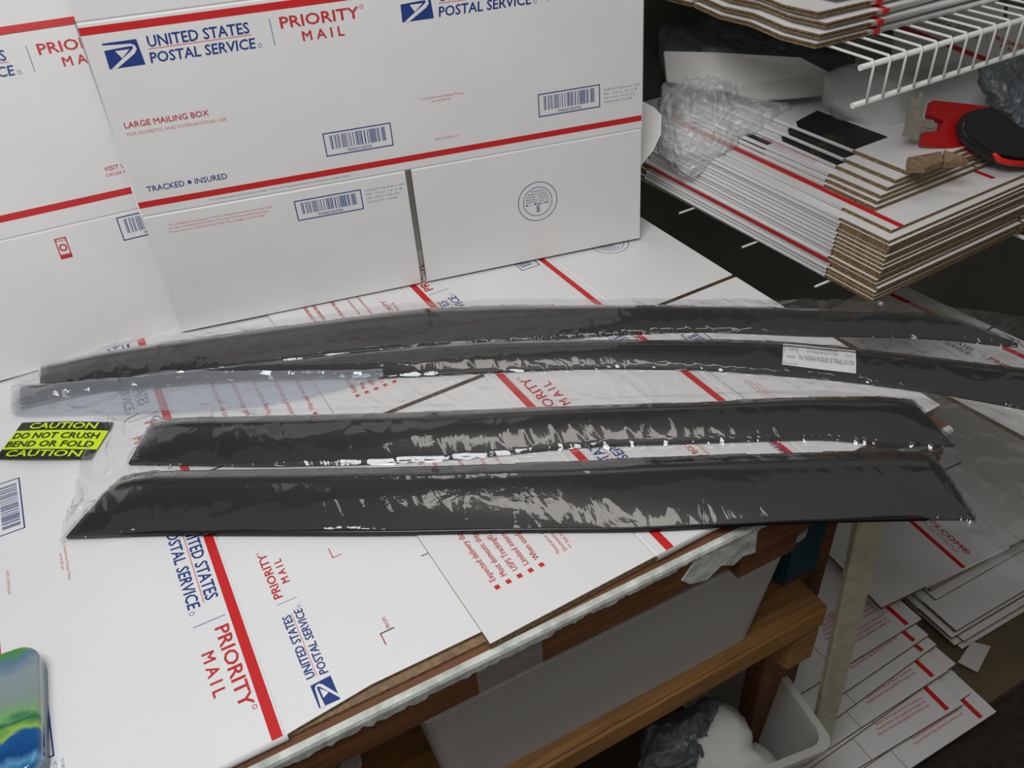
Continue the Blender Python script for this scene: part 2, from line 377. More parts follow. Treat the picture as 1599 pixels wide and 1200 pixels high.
# ------------------------------------------------------------------ cartons lying flat on the bench
def lay(name, M, bm, mats, label, cat='shipping carton', group=None):
    return tag(mk(name, bm, mats, mw=M), label, cat, group)
# lower-left carton: art reads towards the camera, its top points right
bm = bmesh.new(); th = carton(bm, 24.65, (6, 8.2, 6.9), 12.15, slot=.1, flapcut=.3)
P = Print(bm, th+.00015)
P.rect(0, 13.75, 24.65, 14.08, 2); P.rect(0, 6.55, 24.65, 6.85, 2)
P.sub(0, 0).face('large', -.4); P.sub(12.15, 0).face('side', -.5)
L2 = P.sub(24.35, 14.2+1.75, .66, 180); L2.logos()
for (u, v) in ((18.95, 17.55),):
    P.rect(u-.5, v, u, v+.035, 3); P.rect(u-.035, v-.0, u, v+.35, 3)
P.rect(22.75, 17.85, 22.79, 18.35, 3); P.rect(22.75, 17.85, 23.25, 17.89, 3) ; P.rect(22.75, 17.85, 22.79, 18.35, 3)
P.sub(22.7, 18.25, 1, 180).text('FROM:', 0, .5, 0, .14, 3)
for i, s in enumerate(['Expected delivery date specified for domestic use.', 'Most domestic shipments include insurance.', 'USPS Tracking included for domestic destinations.', 'Limited international insurance.', 'When used internationally, a customs form is required.']):
    q = P.sub(11.0, 16.2+.85*i, 1, 180); q.rect(0, 0, .16, .16, 3); q.text(s, .35, 5.6-.4*(i % 2), 0, .24, 3)
P.rect(20.45, 20.3, 20.5, 21.1, 7)
warp(bm, lambda u, v: -.0008*(v > 14.3)*min(1, (v-14.3)/3))
MA = frame(st(-13.9, 15.7, TZ), -AD, BD)
lay('flattened_carton', MA, bm, PMW, 'white flattened mailing carton with big red lettering, lying under the blue tin', group=None)
# second carton: tops point left, art reads away
s_a, s_b = at(1034, 843), at(660, 461)
adC = (s_b-s_a).normalized(); bdC = Vector((adC.y, -adC.x, 0))
org = st(14.05, -8.95); org = Vector((org.x, org.y, TZ+.0009))+bdC*13.9*IN
bm = bmesh.new(); th = carton(bm, 24.6, (6.6, 7.9, 6.6), 12.25, slot=.24)
P = Print(bm, th+.00015)
P.rect(0, 13.75, 24.6, 14.08, 2); P.rect(0, 6.95, 24.6, 7.25, 2)
P.sub(0, 0).face('large'); P.sub(12.25, 0).face('side')
q = P
tx = ['Expected delivery date specified for domestic use.', 'Most domestic shipments include up to $50 of insurance (restrictions apply).*', 'USPS Tracking® included for domestic and many international destinations.', 'Limited international insurance.**', 'When used internationally, a customs declaration form is required.']
wd = [5.9, 8.8, 8.6, 4.0, 8.0]
for base in (0, 12.25):
    for i, s in enumerate(tx):
        q.rect(1.72+base, 19.72-.44*i, 1.9+base, 19.9-.44*i, 3); q.text(s, 2.1+base, 2.1+wd[i]+base, 19.70-.44*i, .23, 3, .006)
    for i, s in enumerate(['*Insurance does not cover certain items. For details regarding claims exclusions see the', 'Domestic Mail Manual at http://pe.usps.com.', '** See International Mail Manual at http://pe.usps.com for availability and limitations of coverage.']):
        q.text(s, 1.9+base, 1.9+base+[8, 4.4, 8.6][i], 17.2-.26*i, .15, 3)
q.sub(15.2, 15.4, .5).logos()
MB_ = frame(org, adC, -bdC)
lay('flattened_carton', MB_, bm, PM, 'white flattened mailing carton with small red bullet text, under the black visors')
# loose under-layer strip of an older carton showing along the bench front
bm = bmesh.new(); addbox(bm, (-13.5*IN, -9.32*IN, 0), (14.1*IN, -6*IN, .0011)); bm.free()

# ------------------------------------------------------------------ cartons standing behind
def stand(a):
    bx_, by, az, lean, rot, z0 = a
    U = Vector((math.cos(az), math.sin(az), 0)); B = Vector((-U.y, U.x, 0)); V = Vector((0, 0, math.cos(lean)))+B*math.sin(lean)
    U2 = math.cos(rot)*U+math.sin(rot)*V; V2 = -math.sin(rot)*U+math.cos(rot)*V
    return frame((bx_, by, z0), U2, V2)
bm = bmesh.new(); th = carton(bm, 24.1, (6, 8.2, 6), 12.1, slot=.3)
P = Print(bm, th+.00015)
P.rect(0, 13.72, 24.1, 14.02, 2); P.rect(0, 6.42, 24.1, 6.70, 2)
P.sub(0, 0).face('large'); P.sub(12.15, 0).face('side')
M1 = stand((-0.4031, 0.8884, 0.262, 0.064, 0.0035, 0.0027)); M1.translation -= (M1.to_3x3() @ Vector((0, 0, th)))
lay('flattened_carton', M1, bm, PM, 'large flattened white carton standing upright at the back with two blue logos')
bm = bmesh.new(); th = carton(bm, 24.1, (6, 8.2, 6), 12.6, slot=.3)
P = Print(bm, th+.00015)
P.rect(0, 14.2, 24.1, 14.5, 2); P.rect(0, 6.75, 24.1, 7.05, 2)
P.sub(1.1, 12.55, 1).logos()
P.text('VISIT US AT USPS.COM', 9.1, 12.1, 7.95, .2, 3, .008); P.text('ORDER FREE SUPPLIES ONLINE', 9.1, 12.1, 7.7, .14, 3)
P.barcode(8.9, 4.75, 11.9, 5.85, 5)
P.frame(6.1, 4.6, 6.6, 5.55, .05, 3); P.ring(6.35, 5.1, .17, .07, 3, 14); P.rect(6.14, 4.64, 6.56, 4.8, 3); P.text('PLEASE', 6.15, 6.55, 5.38, .09, 3)
M2 = stand((-0.6371, 0.7877, 0.48, 0.3515, -0.03, 0.0041)); M2.translation -= (M2.to_3x3() @ Vector((0, 0, th)))
lay('flattened_carton', M2, bm, PM, 'flattened white carton leaning back at the left edge, half covered by the upright carton')

# ------------------------------------------------------------------ window visors
def plerp(pl, t):
    """point at parameter t (0..1 along x extent) of a pixel polyline"""
    x = pl[0][0]+(pl[-1][0]-pl[0][0])*t
    for (a, b) in zip(pl[:-1], pl[1:]):
        if x <= b[0]+1e-6 or b is pl[-1]:
            k = (x-a[0])/(b[0]-a[0]); k = max(0, min(1, k)); return (x, a[1]+(b[1]-a[1])*k)
def smooth_pl(pl, t):
    r = [plerp(pl, max(0, min(1, t+d)))[1] for d in (-.03, -.015, 0, .015, .03)]
    return (plerp(pl, t)[0], sum(r)/5)
def visor(top, bot, base, h, label, n=110, mv=44, tip=None, z0=None):
    prof = lambda v: (.72+.28*math.sin(min(1, v/.22)*math.pi/2)) if v < .22 else (1-((v-.22)/.78)**1.8*.86)
    pf = prof; prof = lambda v: pf(v)+.11*math.exp(-((v-.22)/.03)**2)
    bm = bmesh.new(); g = []
    for i in range(n+1):
        t = i/n; col = []
        e = min(1, min(t, 1-t)/.05)
        a = smooth_pl(top, t); b = smooth_pl(bot, t); zb = base+(z0(t) if z0 else 0)
        A = at(a[0], a[1], zb+h*prof(0)); B = at(b[0], b[1], zb+h*prof(1))
        for j in range(mv+1):
            v = j/mv; p = A.lerp(B, v); p.z = zb+h*prof(v)*(.35+.65*e**.6)
            col.append(p)
        g.append(col)
    up_ = [[bm.verts.new(p) for p in col] for col in g]
    dn = [[bm.verts.new(p-Vector((0, 0, .0028))) for p in col] for col in g]
    for i in range(n):
        for j in range(mv):
            bm.faces.new((up_[i][j], up_[i][j+1], up_[i+1][j+1], up_[i+1][j])).smooth = True
            bm.faces.new((dn[i][j], dn[i+1][j], dn[i+1][j+1], dn[i][j+1])).smooth = True
        bm.faces.new((up_[i][0], up_[i+1][0], dn[i+1][0], dn[i][0])); bm.faces.new((up_[i][mv], dn[i][mv], dn[i+1][mv], up_[i+1][mv]))
    for j in range(mv):
        bm.faces.new((up_[0][j], dn[0][j], dn[0][j+1], up_[0][j+1])); bm.faces.new((up_[n][j], up_[n][j+1], dn[n][j+1], dn[n][j]))
    bmesh.ops.recalc_face_normals(bm, faces=bm.faces[:])
    return tag(mk('window_visor', bm, VISOR), label, 'window visor')
V = []
V.append(visor([(62, 572), (120, 560), (190, 546), (400, 516), (640, 484), (760, 478), (1000, 478), (1200, 481), (1480, 492), (1590, 538)],
               [(62, 602), (120, 603), (200, 592), (400, 568), (560, 548), (870, 528), (970, 520), (1100, 515), (1250, 522), (1460, 527), (1590, 541)],
               .004, .009, 'long dark window visor at the back of the four, topmost in the photo'))
V.append(visor([(30, 596), (100, 604), (200, 594), (400, 571), (560, 553), (700, 538), (870, 532), (1000, 533), (1180, 532), (1300, 541), (1599, 577), (1760, 603)],
               [(30, 640), (122, 612), (400, 590), (600, 588), (760, 580), (920, 573), (1100, 575), (1300, 590), (1450, 610), (1599, 637), (1760, 672)],
               .004, .010, 'long dark window visor with a white paper sticker, second from the back'))
V.append(visor([(237, 655), (600, 647), (900, 635), (1100, 629), (1250, 621), (1425, 620)],
               [(200, 722), (400, 726), (600, 721), (750, 712), (900, 696), (1100, 689), (1300, 683), (1365, 692), (1490, 695)],
               .004, .012, 'shorter dark window visor with slanted ends, third from the back'))
V.append(visor([(187, 738), (600, 731), (900, 722), (1000, 715), (1250, 708), (1457, 703)],
               [(102, 838), (250, 833), (600, 833), (800, 829), (1000, 828), (1250, 815), (1523, 809)],
               .004, .014, 'shorter dark window visor nearest the camera, widest of the four'))
trees = []
for o in V:
    me = o.data; trees.append(BVHTree.FromPolygons([v.co.copy() for v in me.vertices], [tuple(p.vertices) for p in me.polygons]))
def surf(x, y):
    z = 0.0006
    for t in trees:
        h = t.ray_cast(Vector((x, y, .2)), Vector((0, 0, -1)))
        if h[0] is not None: z = max(z, h[0].z)
    return z
# sticker on the second visor
c0, c1, c2, c3 = at(1222, 565, .014), at(1338, 578, .014), at(1338, 555, .014), at(1226, 537, .014)
def stick_mesh(c0, c1, c3, fn, dz=.0007):
    """flat art built in the unit of inches, then laid on the surface below"""
    U = (c1-c0); Wd = U.length/IN; Vv = c3-c0; Vv = Vv-U.normalized()*Vv.dot(U.normalized()); Hh = Vv.length/IN
    bm = bmesh.new(); fn(bm, Wd, Hh); M = frame(c0, U, Vv)
    return bm, M
def art(bm, W, Hh):
    n = 14; g = [[bm.verts.new((W*IN*i/n, Hh*IN*j/4, 0)) for j in range(5)] for i in range(n+1)]
    for i in range(n):
        for j in range(4): bm.faces.new((g[i][j], g[i+1][j], g[i+1][j+1], g[i][j+1]))
    P = Print(bm, .0002)
    P.frame(.05, .08, .2*W, Hh*.85, .02, 1)
    P.text('For NISSAN ROGUE (X-TRAIL) 21-ON', .23*W, .97*W, Hh*.28, Hh*.2, 1)
    P.text('WINDOW VISOR 4 PCS SET', .33*W, .75*W, Hh*.78, Hh*.07, 1); P.text('OUTSIDE MOUNT TYPE', .33*W, .75*W, Hh*.64, Hh*.07, 1)
    P.text('ITEM', .07*W, .18*W, Hh*.65, Hh*.08, 1); P.text('SMOKE', .06*W, .17*W, Hh*.3, Hh*.08, 1); P.text('MADE', .85*W, .95*W, Hh*.65, Hh*.05, 1)
bm, M = stick_mesh(c0, c1, c3, art)
vlist = list(bm.verts)
for v in vlist:
    wv = M @ Vector((v.co.x, v.co.y, 0)); z = surf(wv.x, wv.y)
    v.co = Vector((wv.x, wv.y, z+.0009+v.co.z*1.2))
ob = mk('sticker', bm, [LABELW, LABELG]); ob['label'] = 'white paper sticker with printed fitment text'; ob.parent = V[1]

# ------------------------------------------------------------------ clear poly sleeves round the visors
def sleeve(top, bot, label, seed, nx=640, ny=80, amp=.0035, droop=None):
    pts = [[None]*(ny+1) for _ in range(nx+1)]
    for i in range(nx+1):
        t = i/nx; a = smooth_pl(top, t); b = smooth_pl(bot, t)
        A = at(*a); B = at(*b)
        for j in range(ny+1):
            p = A.lerp(B, j/ny)
            wob = .003*noise.noise(Vector((p.x*14+seed, p.y*14, 2))) if j in (0, ny) or i in (0, nx) else 0
            pts[i][j] = [p.x+wob, p.y+wob, surf(p.x, p.y)+.0016]
    for _ in range(5):
        z = [[q[2] for q in r] for r in pts]
        for i in range(1, nx):
            for j in range(1, ny):
                s = (z[i-1][j]+z[i+1][j]+z[i][j-1]+z[i][j+1])/4
                pts[i][j][2] = max(z[i][j], s) if s > z[i][j] else z[i][j]*.6+s*.4 if z[i][j] < .004 else z[i][j]
    msk = [[1.0 if q[2] < .0045 else 0.0 for q in r] for r in pts]
    for _ in range(3):
        m2 = [r[:] for r in msk]
        for i in range(1, nx):
            for j in range(1, ny): m2[i][j] = (msk[i-1][j]+msk[i+1][j]+msk[i][j-1]+msk[i][j+1]+msk[i][j])/5
        msk = m2
    bm = bmesh.new(); vv = []
    for i in range(nx+1):
        row = []
        for j in range(ny+1):
            x, y, z = pts[i][j]; X = (x*.95+y*.3); Y = (-x*.3+y*.95)
            r1 = 1-abs(noise.noise(Vector((X*9+seed, Y*26, 1))))*2.2
            r2 = 1-abs(noise.noise(Vector((X*44+seed, Y*22+X*16, 5))))*2.6
            r3 = noise.noise(Vector((X*90, Y*70, seed)))
            e = min(1, min(j, ny-j)/8+.3)
            edge = 1+2.6*max(0, 1-min(i, nx-i)/100)
            k = (.42+.9*msk[i][j])*(.35+1.3*max(0, noise.noise(Vector((X*5+seed, Y*9, 8)))+.15))
            z += amp*edge*k*(.45*max(0, r1)**2+.45*max(0, r2)**3+.03)
            ee = 4*msk[i][j]*(1-msk[i][j])
            z += .0040*ee*max(0, noise.noise(Vector((X*4, 1, seed)))+.3)*abs(noise.noise(Vector((X*120, Y*110, seed))))*2
            if droop: z += droop(x, y, i/nx, j/ny)
            row.append(bm.verts.new((x, y, z)))
        vv.append(row)
    for i in range(nx):
        for j in range(ny): bm.faces.new((vv[i][j], vv[i][j+1], vv[i+1][j+1], vv[i+1][j])).smooth = True
    bmesh.ops.recalc_face_normals(bm, faces=bm.faces[:])
    return tag(mk('plastic_sleeve', bm, FILM), label, 'plastic sleeve')
sleeve([(22, 556), (120, 550), (200, 535), (400, 508), (640, 474), (760, 470), (1000, 470), (1200, 472), (1420, 474), (1599, 500), (1760, 520)],
       [(22, 652), (120, 652), (300, 650), (600, 640), (900, 628), (1200, 615), (1450, 640), (1599, 668), (1760, 700)],
       'crinkled clear plastic sleeve around the two longer visors at the back', 1.3)
sleeve([(152, 650), (237, 648), (600, 638), (900, 626), (1250, 612), (1450, 622), (1760, 720)],
       [(92, 852), (250, 838), (600, 838), (800, 834), (1000, 833), (1250, 820), (1480, 815), (1530, 860), (1565, 925), (1595, 958), (1615, 900), (1660, 870), (1760, 900)],
       'crinkled clear plastic sleeve around the two shorter visors in front', 7.7)

# the milky doubled-over hem of the back sleeve
MILK = film('doubled_poly_film', haze=.22, gloss=.3, rough=.06, base=.10, bump=.45, bscale=14, tint=(.78, .82, .88))
hp = [(24, 618, 655), (60, 622, 656), (122, 616, 654), (200, 606, 652), (300, 598, 648), (400, 594, 640), (480, 592, 626), (560, 591, 606), (600, 590, 596)]
bm = bmesh.new(); g_ = []
for i in range(121):
    x = 24+576*i/120; col = []
    for a, b in zip(hp[:-1], hp[1:]):
        if a[0] <= x <= b[0]: k = (x-a[0])/(b[0]-a[0]); y0 = a[1]+(b[1]-a[1])*k; y1 = a[2]+(b[2]-a[2])*k
    for j in range(17):
        p = at(x, y0+(y1-y0)*j/16); z = max(surf(p.x, p.y)+.004, .006)+.003*abs(noise.noise(Vector((p.x*30, p.y*70, 4))))+.002*math.sin(j/16*math.pi)
        col.append(bm.verts.new((p.x, p.y, z)))
    g_.append(col)
for i in range(120):
    for j in range(16): bm.faces.new((g_[i][j], g_[i][j+1], g_[i+1][j+1], g_[i+1][j])).smooth = True
o = mk('folded_hem', bm, MILK); o['label'] = 'milky doubled-over hem of the sleeve'; o.parent = bpy.data.objects['plastic_sleeve']

# caution sticker on the sleeve end at the left
c0, c1, c3 = at(-8, 716, .004), at(142, 716, .004), at(-8, 660, .004)
def art2(bm, W, Hh):
    n = 30
    def sh(u, v): return (u, v+.08*Hh*math.sin(u/W*math.pi)*-1)
    def band(a, b, mi, z=0):
        g = [[bm.verts.new((W*IN*i/n, (b if j else a)*Hh*IN-.05*Hh*IN*math.sin(i/n*math.pi), z)) for j in range(2)] for i in range(n+1)]
        for i in range(n): bm.faces.new((g[i][0], g[i+1][0], g[i+1][1], g[i][1])).material_index = mi
    band(0, .24, 1); band(.24, .76, 0); band(.76, 1, 1)
    P = Print(bm, .0002, lambda u, v: (u, v-.05*Hh*math.sin(u/W*math.pi)))
    P.text('CAUTION', .10*W, .88*W, .035*Hh, .17*Hh, 0, .03); P.text('BEND OR FOLD', .02*W, .94*W, .30*Hh, .16*Hh, 1, .03)
    P.text('DO NOT CRUSH', .03*W, .94*W, .53*Hh, .16*Hh, 1, .03); P.text('CAUTION', .14*W, .86*W, .80*Hh, .17*Hh, 0, .03)
bm, M = stick_mesh(c0, c1, c3, art2)
for v in bm.verts:
    u = v.co.x/(c1-c0).length; wv = M @ Vector((v.co.x, v.co.y, 0)); v.co = Vector((wv.x, wv.y, .0035+.004*math.sin(u*3.1)+v.co.z*1.5))
tag(mk('caution_sticker', bm, [YEL, CBLK]), 'yellow and black caution sticker at the left edge beside the visors', 'sticker')

# ------------------------------------------------------------------ hinged tin in the lower-left corner
def rr(w_, l_, r, n=8):
    pts = []
    for (cx, cy, a0) in ((w_-r, l_-r, 0), (r-w_, l_-r, 90), (r-w_, r-l_, 180), (w_-r, r-l_, 270)):
        for k in range(n+1):
            a = math.radians(a0+90*k/n); pts.append((cx+r*math.cos(a), cy+r*math.sin(a)))
    return pts
cr_ = at(76, 1030, .02); tin = empty('candy_tin', (0, 0, 0))
TL = .058; TW = .030
td = (at(80, 1200, .02)-at(75, 1040, .02)).normalized()
tu = Vector((-td.y, td.x, 0)) # to the right
tc_ = at(38, 1010, .02)+td*TL-tu*.020
MTn = frame((tc_.x, tc_.y, 0), tu, -td)
tin.matrix_world = MTn
tag(tin, 'small rounded tin with a blue, green and grey lid lying on the white carton', 'tin')
def rings(bm, lv, cap0=True, cap1=True, r=.016):
    rs_ = []
    for (k, z) in lv: rs_.append([bm.verts.new((p[0], p[1], z)) for p in rr(TW+k, TL+k, r+k)])
    n = len(rs_[0])
    for a, b in zip(rs_[:-1], rs_[1:]):
        for i in range(n): bm.faces.new((a[i], a[(i+1) % n], b[(i+1) % n], b[i])).smooth = True
    if cap0: bm.faces.new(rs_[0][::-1])
    if cap1: bm.faces.new(rs_[-1])
TINB = mat('tin_side_metal', hexc(120, 140, 150), .3, metal=.5)
bm = bmesh.new(); rings(bm, [(-.002, .0), (0, .001), (0, .012), (-.001, .013)]); o = mk('tin_base', bm, TINB); o.parent = tin
m_ = bpy.data.materials.new('tin_lid_print'); m_.use_nodes = True; nt = m_.node_tree; b = nt.nodes['Principled BSDF']; b.inputs['Roughness'].default_value = .15; b.inputs['Coat Weight'].default_value = .6
tcn = nt.nodes.new('ShaderNodeTexCoord'); sp = nt.nodes.new('ShaderNodeSeparateXYZ'); nz = nt.nodes.new('ShaderNodeTexNoise'); nz.inputs['Scale'].default_value = 34; nz.inputs['Distortion'].default_value = 1.5
nt.links.new(tcn.outputs['Object'], sp.inputs[0]); nt.links.new(tcn.outputs['Object'], nz.inputs['Vector'])
ad_ = nt.nodes.new('ShaderNodeMath'); ad_.operation = 'MULTIPLY_ADD'; ad_.inputs[1].default_value = .025; nt.links.new(nz.outputs[0], ad_.inputs[0]); nt.links.new(sp.outputs['Y'], ad_.inputs[2])
mr = nt.nodes.new('ShaderNodeMapRange'); mr.inputs['From Min'].default_value = -.075; mr.inputs['From Max'].default_value = .078; nt.links.new(ad_.outputs[0], mr.inputs[0])
rp = nt.nodes.new('ShaderNodeValToRGB'); cr = rp.color_ramp; cr.elements[0].position = 0; cr.elements[0].color = hexc(30, 90, 150); cr.elements[1].position = 1; cr.elements[1].color = hexc(100, 150, 90)
for p_, c_ in ((.22, (35, 110, 160)), (.27, (90, 150, 190)), (.32, (25, 70, 130)), (.40, (30, 90, 150)), (.43, (150, 190, 80)), (.49, (40, 110, 80)), (.53, (120, 170, 110)), (.6, (135, 150, 145)), (.8, (140, 155, 160)), (.88, (95, 125, 150)), (.94, (80, 150, 60))):
    e = cr.elements.new(p_); e.color = hexc(*c_)
nt.links.new(mr.outputs[0], rp.inputs[0]); nt.links.new(rp.outputs[0], b.inputs['Base Color'])
bm = bmesh.new(); rings(bm, [(.0008, .0125), (.0008, .019), (-.0005, .0212), (-.003, .0222), (-.006, .0215), (-.012, .0219)], True, True); o = mk('tin_lid', bm, m_); o.parent = tin

# ------------------------------------------------------------------ shelf to the right: big stack of flattened cartons
UR = Vector((math.cos(math.radians(28)), math.sin(math.radians(28)), 0)); VR = Vector((-UR.y, UR.x, 0))
VR2 = Vector((math.cos(math.radians(121)), math.sin(math.radians(121)), 0))
SB = -.002
rack = empty('wire_shelf', at(1360, 472, SB)); tag(rack, 'lower white wire shelf under the tall stack of flattened cartons, right of the bench', 'wire shelf')
c_ = at(1362, 474, SB)
bm = bmesh.new()
for k in range(24): p = c_+VR2*(.02+k*.0254)+UR*(-.018 if k % 5 == 2 else .02); addtube(bm, [p-Vector((0, 0, .005)), p+UR*.7-Vector((0, 0, .005))], .0016, 6)
for u in (.02, .3, .68): p = c_+UR*u; addtube(bm, [p-Vector((0, 0, .009)), p+VR2*.62-Vector((0, 0, .009))], .003, 6)
bm.transform(Matrix.Translation(-rack.location)); o = mk('shelf_wires', bm, WIREW); o.parent = rack
protos = {}
def stack_carton(kind):
    bm = bmesh.new(); th = carton(bm, 22, (2.9, 14.2, 2.9), 11, slot=.2, foldred=(kind == 'red'), tm=.00215, gap=.0002, nu=3)
    P = Print(bm, th+.00015)
    if kind == 'top':
        P.rect(.5, .0, .85, 20, 2)
        q = P.sub(6.0, .5, .8, 0)
        P.rect(8.2, 0.6, 8.5, 5.6, 2); P.rect(10.6, .6, 10.9, 5.6, 2)
        for i in range(4): P.text('Priority Mail flat rate domestic', 11.9, 15, 3.6-.35*i, .2, 4)
        P.sub(.9, 8.5, 1, 0); P.sub(2.2, 17.4, .5, -90).logos()
        P.sub(1.9, 8.6, 1, -90).text('VISIT US AT USPS.COM', 0, 4.4, 0, .28, 3)
    return bm, th
bm, th = stack_carton('plain'); P0 = mk('flattened_carton', bm, PM)
bm, _ = stack_carton('red'); PR_ = mk('flattened_carton', bm, PM)
bm, _ = stack_carton('top'); PT = mk('flattened_carton', bm, PM)
ORD = ['topmost', 'second', 'third', 'fourth', 'fifth', 'sixth', 'seventh', 'eighth', 'ninth', 'tenth', 'eleventh', 'twelfth', 'thirteenth', 'fourteenth', 'fifteenth', 'sixteenth', 'seventeenth', 'eighteenth', 'nineteenth', 'twentieth']
rnd = random.Random(11); NS = 17; step = .0047
used = set()
def place(proto, M, label, cat, group):
    if proto.name in used: o = proto.copy(); C.objects.link(o)
    else: o = proto; used.add(proto.name)
    o.matrix_world = M; return tag(o, label, cat, group)
for k in range(NS):                      # k = 0 is the bottom one
    top = NS-1-k
    pr = PT if top == 0 else PR_ if k == 4 else P0
    off = UR*(.0012*k+rnd.uniform(-.0015, .0015))+VR2*(.0006*k+rnd.uniform(-.002, .002))
    if top == 0: off += UR*.012+VR*.01
    an = rnd.uniform(-.006, .006)
    U_ = UR*math.cos(an)+VR*math.sin(an)
    M = frame(c_+off+Vector((0, 0, k*step+.0006)), U_, VR*math.cos(an)-UR*math.sin(an))
    # shear-free: left side follows VR2 closely
    R_ = Matrix.Rotation(math.radians(1.5), 4, 'Z'); M3 = M.to_3x3().to_4x4(); M = Matrix.Translation(M.translation) @ (R_ @ M3)
    nm = {0: 'topmost', NS-1: 'bottom'}.get(top, ORD[top] + ' from the top')
    lab = f'white flat carton, {nm} in the tall stack right of bench' + (', red edge' if k == 4 else '')
    place(pr, M, lab, 'shipping carton', 'flattened cartons in the tall stack on the right shelf')
zt = SB+NS*step+.0008
# smaller pile with black print on top
def bw_carton(black):
    bm = bmesh.new(); th = carton(bm, 15, (3.2, 11, 2.4), 7.5, slot=.2, tm=.0024, gap=.0003, nu=3)
    P = Print(bm, th+.00015)
    if black:
        P.poly([(0, 3.2), (2.6, 3.2), (2.6, 8.0), (.5, 7.6), (0, 7.0)], 9)
        for cx in (.42,):
            n = 20; e = [(cx+.30*math.cos(2*math.pi*i/n), 4.75+.55*math.sin(2*math.pi*i/n)) for i in range(n)]
            e2 = [(cx+.24*math.cos(2*math.pi*i/n), 4.75+.48*math.sin(2*math.pi*i/n)) for i in range(n)]
            for i in range(n): P.poly([e[i], e[(i+1) % n], e2[(i+1) % n], e2[i]], 10)
            for v in (4.45, 4.62, 4.79, 4.96): P.rect(cx-.13, v, cx+.13, v+.1, 10)
    else:
        P.rect(.06, 7.6, .5, 9.4, 9)
        for i in range(2): P.sub(.3+.2*i, 8.5, 1, -90).text('RECYCLABLE PAPER BOARD', 0, 4, 0, .1, 4)
    return bm, th
MB = PM+[BLACKI, YELI]
PBW = [mk('flattened_carton', bw_carton(False)[0], MB), mk('flattened_carton', bw_carton(True)[0], MB)]
cb = at(1366, 330, zt); sb = .0057
for k in range(6):
    top = 5-k; sh = (0, .005, .011, .024, .038, .058)[k]
    off = UR*sh+VR2*(.002*k+.001*(k % 2))
    M = frame(cb+off+Vector((0, 0, k*sb)), UR, VR); R_ = Matrix.Rotation(math.radians(.8+.6*(k % 3)), 4, 'Z'); M = Matrix.Translation(M.translation) @ R_ @ M.to_3x3().to_4x4()
    nm = 'topmost' if top == 0 else 'bottom' if top == 5 else ORD[top]+' from the top'
    place(PBW[k > 2], M, f'small black printed carton, {nm} in the pile under tape gun', 'shipping carton', 'black printed cartons on the tall stack')
zb = zt+6*sb
# torn scraps of kraft card
for i, (pp, lab) in enumerate((([(1417, 246), (1470, 236), (1474, 252), (1445, 262), (1417, 262)], 'torn piece of brown kraft card, left of two on the black printed pile'),
                              ([(1474, 234), (1505, 244), (1512, 252), (1475, 254)], 'torn piece of brown kraft card, right of two on the black printed pile'))):
    bm = bmesh.new(); q = [at(x, y, zb+.012+.006*(y < 245)) for x, y in pp]
    a = [bm.verts.new(p) for p in q]; b = [bm.verts.new(p-Vector((0, 0, .007))) for p in q]
    bm.faces.new(a); bm.faces.new(b[::-1])
    for j in range(len(a)): bm.faces.new((a[j], b[j], b[(j+1) % len(a)], a[(j+1) % len(a)]))
    bmesh.ops.recalc_face_normals(bm, faces=bm.faces[:]); tag(mk('card_scrap', bm, KRAFT), lab, 'card scrap')

# ------------------------------------------------------------------ tape gun
gun = empty('tape_gun', at(1500, 235, zb)); tag(gun, 'red and black hand tape dispenser lying on the right shelf', 'tape gun')
GM = frame(at(1440, 232, zb+.004), (rt*.98+fw*.15), up)
def gpart(name, bm, m_):
    o = mk(name, bm, m_); M = Matrix.Translation(-gun.location) @ GM; o.data.transform(M); o.parent = gun; return o
GD = 1344/((at(1440, 232, zb+.004)-CAM).dot(fw))   # pixels per metre there
def g(x, y): return ((x-1440)/GD, (232-y)/GD)
bm = bmesh.new(); prism(bm, [g(*p) for p in ((1459, 155), (1555, 160), (1556, 200), (1530, 236), (1442, 226), (1446, 205), (1476, 203), (1478, 186), (1452, 180))], -.012, 0); bmesh.ops.bevel(bm, geom=bm.edges[:], offset=.0012, segments=2, affect='EDGES'); gpart('frame', bm, REDP)
bm = bmesh.new(); prism(bm, [g(*p) for p in ((1424, 152), (1434, 153), (1438, 142), (1443, 144), (1441, 157), (1448, 158), (1442, 184), (1462, 186), (1460, 199), (1440, 198), (1434, 218), (1409, 212))], -.004, -.002); gpart('blade_plate', bm, METAL)
bm = bmesh.new(); prism(bm, [g(*p) for p in ((1554, 166), (1562, 192), (1599, 214), (1650, 222), (1650, 262), (1546, 250), (1500, 226), (1488, 206), (1492, 188), (1512, 174))], .002, .022); bmesh.ops.bevel(bm, geom=bm.edges[:], offset=.006, segments=3, affect='EDGES'); gpart('handle', bm, BLACKP)
bm = bmesh.new(); lp = [g(*p) for p in ((1640, 224), (1590, 222), (1564, 224), (1552, 232), (1548, 242), (1556, 251), (1575, 255), (1640, 256))]
addtube(bm, [(p[0], p[1], .018) for p in lp], .0038, 10); gpart('trigger_loop', bm, mat('bright_red_plastic', hexc(225, 40, 25), .3))

